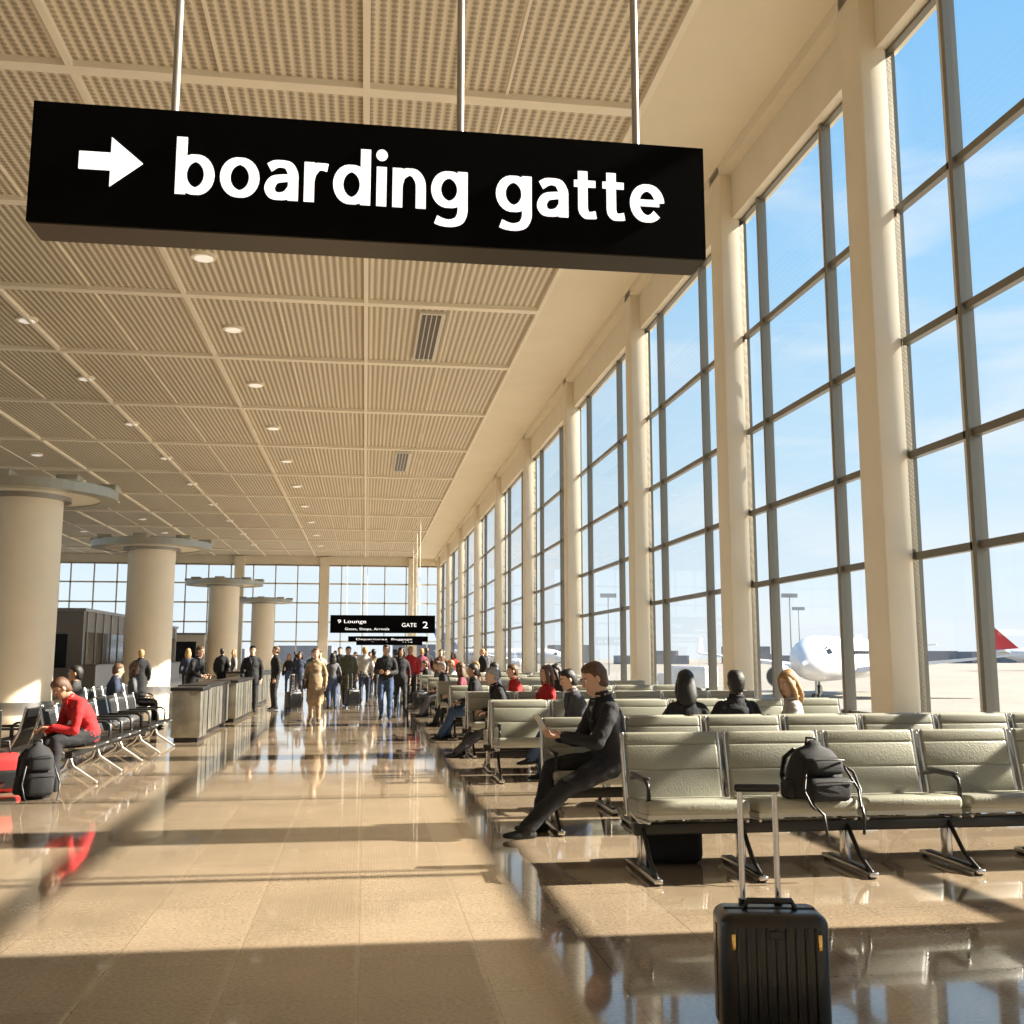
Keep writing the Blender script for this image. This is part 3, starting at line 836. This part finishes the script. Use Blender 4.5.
person('seated_woman', (3.22, 10.1, 0), 80, BK, BK, 'black', 0, sit=True, female=True, voxel=.018, longhair=True, hp=12)
person('seated_man', (3.75, 10.12, 0), 95, BK, BK, 'black', 2, sit=True, voxel=.018, scale=1.0)
person('seated_woman', (4.35, 10.12, 0), 165, (.38,.36,.34), BK, 'blonde', 0, sit=True, female=True, voxel=.018, longhair=True, hp=15, hy=35)
rowp = [(2.0,18.7,BK,JE,'black',1),(2.1,22.1,MA,BK,'brown',0),(2.8,18.7,RED,BK,'brown',0),(2.0,25.5,BK,GR,'grey',0),(2.8,22.1,NV,BK,'black',0),(2.1,29.1,GR,NV,'brown',0),(2.8,25.5,BR,BK,'blonde',0),(3.6,18.7,BK,BK,'black',0),(2.0,32.9,BK,BK,'brown',0),(2.8,32.9,WH,JE,'blonde',0)]
for i, (x, y, t, bt, h, sk) in enumerate(rowp):
    person('seated_passenger', (x, y-.08, 0), 182+random.uniform(-14, 10), t, bt, h, sk, sit=True, voxel=.024, lean=random.uniform(-4, 14), hunch=random.uniform(0,14), hp=random.uniform(0, 14), hy=random.uniform(-25,25), female=i % 3 == 1, longhair=i % 3 == 1, feet=[(-.1,.6+random.uniform(0,.12),.08),(.1,.5,.08)])
person('seated_man', (-3.26, 13.1, 0), 215, RED, BK, 'brown', 1, sit=True, voxel=.016, lean=18, hunch=20, hp=26, hands=[(-.08,.48,.66),(.08,.5,.64)])
person('seated_man', (-4.8, 20.7, 0), 20, NV, BK, 'brown', 0, sit=True, voxel=.024, lean=8, hp=10)
person('seated_woman', (-4.8, 22.6, 0), 10, GR, BK, 'brown', 0, sit=True, voxel=.024, female=True, longhair=True)
person('standing_man', (-4.1, 25.6, 0), 340, BK, BK, 'brown', 0, voxel=.024, lean=10, hunch=12, hands=[(-.15,.35,1.0),(.15,.35,1.0)])
person('seated_man', (-4.35, 16.5, 0), 190, (.05,.05,.05), BK, 'black', 1, sit=True, voxel=.024)
person('standing_man', (-2.95, 28, 0), 275, BK, BK, 'black', 0, voxel=.022, stride=.1, bag=True)
person('standing_man', (-2.45, 29.3, 0), 200, BK, (.02,.02,.02), 'brown', 0, voxel=.022)
person('walking_woman', (-1.1, 23.8, 0), 268, BEI, BEI, 'brown', 0, voxel=.02, female=True, scale=.95, coat=True, stride=.18, shoes=(.05,.03,.02), bag=True)
person('standing_man', (.5, 24.6, 0), 262, BK, JE, 'black', 1, voxel=.02, scale=1.0, hands=[(-.12,.25,1.08),(.12,.25,1.1)], stride=.05)
crowd = [(1.35,31.2,RED,BK),(-.9,29.7,GR,JE),(-.5,31.5,OL,BK),(0,32.6,WH,NV),(.95,27.6,BK,BK),(1.0,34.5,BR,JE),(-1.6,33,TL,BK),(-2.2,36,NV,GR),
         (.3,36.5,BEI,BK),(-.9,38,BK,JE),(1.3,38.5,GR,BK),(-1.7,40,WH,BK),(.2,41,BK,BK),(-3,42,BK,JE),(2.0,37,MA,NV),(2.8,38.5,BR,BK),(3.4,40,RED,BK),(-.4,44.5,NV,BK),(1.5,45,BK,GR),(-2.2,47,BEI,BK),(2.6,44,BK,BK),
         (-5.2,39,BK,BK),(-5.4,44,GR,BK),(.4,50,BK,JE),(-1.5,53,WH,BK),(3.5,48,BK,BK),(2.2,52,OL,BK),(-6.2,30,BK,BK),(-6.0,36.5,NV,BK),(4.2,37,BK,BK),(4.8,41,GR,NV),(-3.4,52,BK,BK)]
for i, (x, y, t, bt) in enumerate(crowd):
    f = i % 3 == 1
    person('walking_woman' if f else 'walking_man', (x, y, 0), random.choice((90, 268, 275, 255, 100, 200)), t, bt, random.choice(('brown','black','blonde','black')), 0 if i % 4 else 1,
           voxel=.03, female=f, longhair=f, coat=(i % 5 == 2), scale=random.uniform(.93, 1.04)*(.95 if f else 1), stride=random.choice((.0, .12, .2, -.15)), bag=(i % 4 == 1))
for (x, y) in ((-.35, 30.0), (-1.9, 28.6), (1.5, 28.0), (-1.2, 36.5)):
    inst(sc, (x, y, 0), random.uniform(-1, 1))

# ------------------------------------------------------------------ outside
GZ = -2.5
b = MB(); b.add([(WX+.6, -150, GZ), (900, -150, GZ), (900, 900, GZ), (WX+.6, 900, GZ)], [(0,1,2,3)], 0)
b.add([(-900, YF+.6, GZ), (WX+.6, YF+.6, GZ), (WX+.6, 900, GZ), (-900, 900, GZ)], [(0,1,2,3)], 0)
b.add([(-900, -150, GZ), (XL-.5, -150, GZ), (XL-.5, YF+.6, GZ), (-900, YF+.6, GZ)], [(0,1,2,3)], 0)
b.obj('apron_ground', [M['concrete']], recalc=False)
def airplane():
    b = MB()
    zc = 3.7
    pr = [(0,.25,-.5),(.5,.85,-.4),(1.4,1.35,-.22),(2.8,1.75,-.08),(4.5,1.98,0),(7,2.05,0),(24,2.05,0),(28,1.8,.2),(32,1.1,.75),(35,.45,1.15),(36.2,.15,1.3)]
    P_=[];W_=[]
    for i in range(len(pr)-1):
        k = 6 if pr[i+1][0]-pr[i][0] > 6 else 2
        for j in range(k):
            t=j/k; P_.append(V((0, pr[i][0]*(1-t)+pr[i+1][0]*t, zc+pr[i][2]*(1-t)+pr[i+1][2]*t))); W_.append(pr[i][1]*(1-t)+pr[i+1][1]*t)
    P_.append(V((0,36.2,zc+1.3))); W_.append(.15)
    b.loft(P_, W_, W_, (1,0,0), 0, 24)
    for sx in (-1,1):
        for (a0,a1,y0,y1) in ((.08,.55,1.55,2.25),(.62,1.0,1.9,2.8),(1.05,1.3,2.4,3.2)):
            def q(a, y):
                r = (1.35+(y-1.4)/1.4*.4)+.03; cz = zc-.22+(y-1.4)/1.4*.14
                return (sx*r*math.sin(a), y, cz + r*math.cos(a))
            b.add([q(a0,y0), q(a1,y0+.1), q(a1,y1+.1), q(a0,y1)], [(0,1,2,3)], 2)
        for k in range(28):
            y = 6+k*.75
            b.box((sx*2.02-.04, y, zc+.35), (sx*2.02+.04, y+.28, zc+.7), 2)
        r0 = [(sx*1.6,13.0,zc-1.1),(sx*1.6,19.5,zc-1.1),(sx*16.5,22.5,zc+.5),(sx*16.5,20.9,zc+.5)]
        b.add([(x,y,z+.22) for x,y,z in r0[:2]]+[(x,y,z+.06) for x,y,z in r0[2:]]+[(x,y,z-.22) for x,y,z in r0[:2]]+[(x,y,z-.06) for x,y,z in r0[2:]],
              [(0,1,2,3),(7,6,5,4),(0,3,7,4),(1,5,6,2),(3,2,6,7),(0,4,5,1)], 0)
        b.add([(sx*16.45,20.9,zc+.5),(sx*16.45,22.5,zc+.5),(sx*16.9,23.4,zc+2.2),(sx*16.9,22.6,zc+2.2),(sx*16.55,20.9,zc+.5),(sx*16.55,22.5,zc+.5)], [(0,1,2,3),(5,4,3,2)], 1)
        b.loft([(sx*5.6,12.2,zc-1.75),(sx*5.6,12.8,zc-1.75),(sx*5.6,14.5,zc-1.75),(sx*5.6,16,zc-1.7)], [1.0,1.12,1.1,.75], [1.0,1.12,1.1,.75], (1,0,0), 0, 20, False)
        b.cyl((sx*5.6,12.15,zc-1.75),(sx*5.6,12.19,zc-1.75), .9, 2, 20)
        b.box((sx*5.6-.12,13,zc-1.0),(sx*5.6+.12,16.4,zc-.5), 0)
        b.add([(sx*.5,31,zc+1.0),(sx*.5,34.3,zc+1.0),(sx*6,36.3,zc+1.5),(sx*6,34.9,zc+1.5),(sx*.5,31,zc+.8),(sx*.5,34.3,zc+.8),(sx*6,36.3,zc+1.42),(sx*6,34.9,zc+1.42)], [(0,1,2,3),(7,6,5,4),(0,3,7,4),(1,5,6,2),(3,2,6,7)], 0)
        b.cyl((sx*2.6,17.5,.5),(sx*3.1,17.5,.5), .55, 2, 16); b.cyl((sx*2.8,17.5,.5),(sx*2.8,17.5,zc-1), .14, 3, 8)
    b.add([(-.16,28.5,zc+1.7),(-.16,34.6,zc+1.4),(-.08,37.2,zc+7.6),(-.08,35.0,zc+7.6),(.16,28.5,zc+1.7),(.16,34.6,zc+1.4),(.08,37.2,zc+7.6),(.08,35.0,zc+7.6)], [(0,1,2,3),(7,6,5,4),(0,3,7,4),(1,5,6,2),(3,2,6,7)], 1)
    for sx in (-.25,.25): b.cyl((sx-.1,4.6,.35),(sx+.1,4.6,.35), .36, 2, 14)
    b.cyl((0,4.6,.35),(0,4.6,zc-1.7), .1, 3, 8)
    return b
airplane().obj('airplane', [M['planewhite'], M['planewhite'], M['darkglass'], M['steel']], (36.2, 82, GZ), math.radians(-38))
pl = airplane().obj('airplane', [M['planewhite'], M['planered'], M['darkglass'], M['steel']], (193, 236, GZ), math.radians(80))
airplane().obj('airplane', [M['planewhite'], M['planeblue'], M['darkglass'], M['steel']], (55, 280, GZ), math.radians(80))
b = MB()
for i in range(34):
    x = -200 + i*26 + random.uniform(-8, 8); h = random.uniform(3, 9); y = 480+random.uniform(-40, 40)
    b.box((x, y, GZ), (x+random.uniform(12, 30), y+20, GZ+h), 0)
for i in range(26):
    y = -60+i*24; x = 560+random.uniform(-20, 20)
    b.box((x, y, GZ), (x+20, y+random.uniform(12, 26), GZ+random.uniform(3, 10)), 0)
b.obj('distant_terminal_buildings', [M['distant']])
lm = None
for (x, y) in ((84, 195), (110, 250), (160, 215), (48, 200), (200, 280)):
    if lm is None:
        b = MB(); b.cyl((0,0,0), (0,0,16), .18, 0, 8, .1); b.box((-1.6,-.3,15.4), (1.6,.3,16.2), 0)
        lm = b.obj('apron_light_mast', [M['steel']], (x, y, GZ))
    else: inst(lm, (x, y, GZ))
b = MB()
b.rbox((-1.1, -3, .8), (1.1, 1.4, 2.9), .1, 0); b.rbox((-1.0, 1.5, .6), (1.0, 3.1, 2.2), .2, 0); b.box((-.9, 2.95, 1.4), (.9, 3.13, 2.0), 1)
for (x, y) in ((-1, -2), (1, -2), (-1, 2.2), (1, 2.2)): b.cyl((x-.12, y, .45), (x+.12, y, .45), .45, 1, 14)
b.obj('service_truck', [M['planewhite'], M['darkglass']], (32, 100, GZ), .6)

# ------------------------------------------------------------------ light + world
w = bpy.data.worlds.new('sky'); SC.world = w; w.use_nodes = True
nt = w.node_tree; nt.nodes.clear(); L = nt.links.new
tc = nd(nt, 'ShaderNodeTexCoord'); sx = nd(nt, 'ShaderNodeSeparateXYZ'); L(tc.outputs['Generated'], sx.inputs[0])
cr = nd(nt, 'ShaderNodeValToRGB'); e = cr.color_ramp.elements
e[0].position = 0.0; e[0].color = (.70, .76, .80, 1)
e[1].position = .85; e[1].color = (.12, .36, .74, 1)
for p, c in ((.06, (.66, .75, .82)), (.18, (.49, .67, .81)), (.36, (.31, .56, .81)), (.58, (.18, .45, .78))):
    q = cr.color_ramp.elements.new(p); q.color = (*c, 1)
L(sx.outputs['Z'], cr.inputs[0])
no = nd(nt, 'ShaderNodeTexNoise'); no.inputs['Scale'].default_value = 3.2; no.inputs['Detail'].default_value = 8; no.inputs['Distortion'].default_value = .6
mp = nd(nt, 'ShaderNodeMapping'); mp.inputs['Scale'].default_value = (1, 1, 5); L(tc.outputs['Generated'], mp.inputs[0]); L(mp.outputs[0], no.inputs['Vector'])
mr = nd(nt, 'ShaderNodeMapRange'); mr.inputs['From Min'].default_value = .50; mr.inputs['From Max'].default_value = .74; mr.inputs['To Max'].default_value = .65
L(no.outputs['Fac'], mr.inputs['Value'])
mx = nd(nt, 'ShaderNodeMixRGB'); mx.inputs['Color2'].default_value = (.78, .80, .82, 1); L(mr.outputs[0], mx.inputs['Fac']); L(cr.outputs[0], mx.inputs['Color1'])
bg = nd(nt, 'ShaderNodeBackground'); bg.inputs['Strength'].default_value = 1.0; L(mx.outputs[0], bg.inputs[0])
o = nd(nt, 'ShaderNodeOutputWorld'); L(bg.outputs[0], o.inputs[0])
sl = bpy.data.lights.new('sun', 'SUN'); sl.energy = 17; sl.color = (1, .90, .75); sl.angle = math.radians(.55)
so = bpy.data.objects.new('sun', sl); COL.objects.link(so)
so.rotation_euler = V((-.852, .015, -.523)).to_track_quat('-Z', 'Y').to_euler(); so.location = (60, 0, 40)

# ------------------------------------------------------------------ camera
cd = bpy.data.cameras.new('camera'); cd.sensor_width = 36; cd.lens = 1020/1024*36; cd.clip_end = 3000; cd.clip_start = .05
co = bpy.data.objects.new('camera', cd); COL.objects.link(co)
co.location = (0, 0, 1.5); co.rotation_euler = (math.radians(90+7.98), 0, math.radians(-8.12))
SC.camera = co
SC.view_settings.view_transform = 'Standard'
SC.view_settings.look = 'None'
SC.view_settings.exposure = 0.38
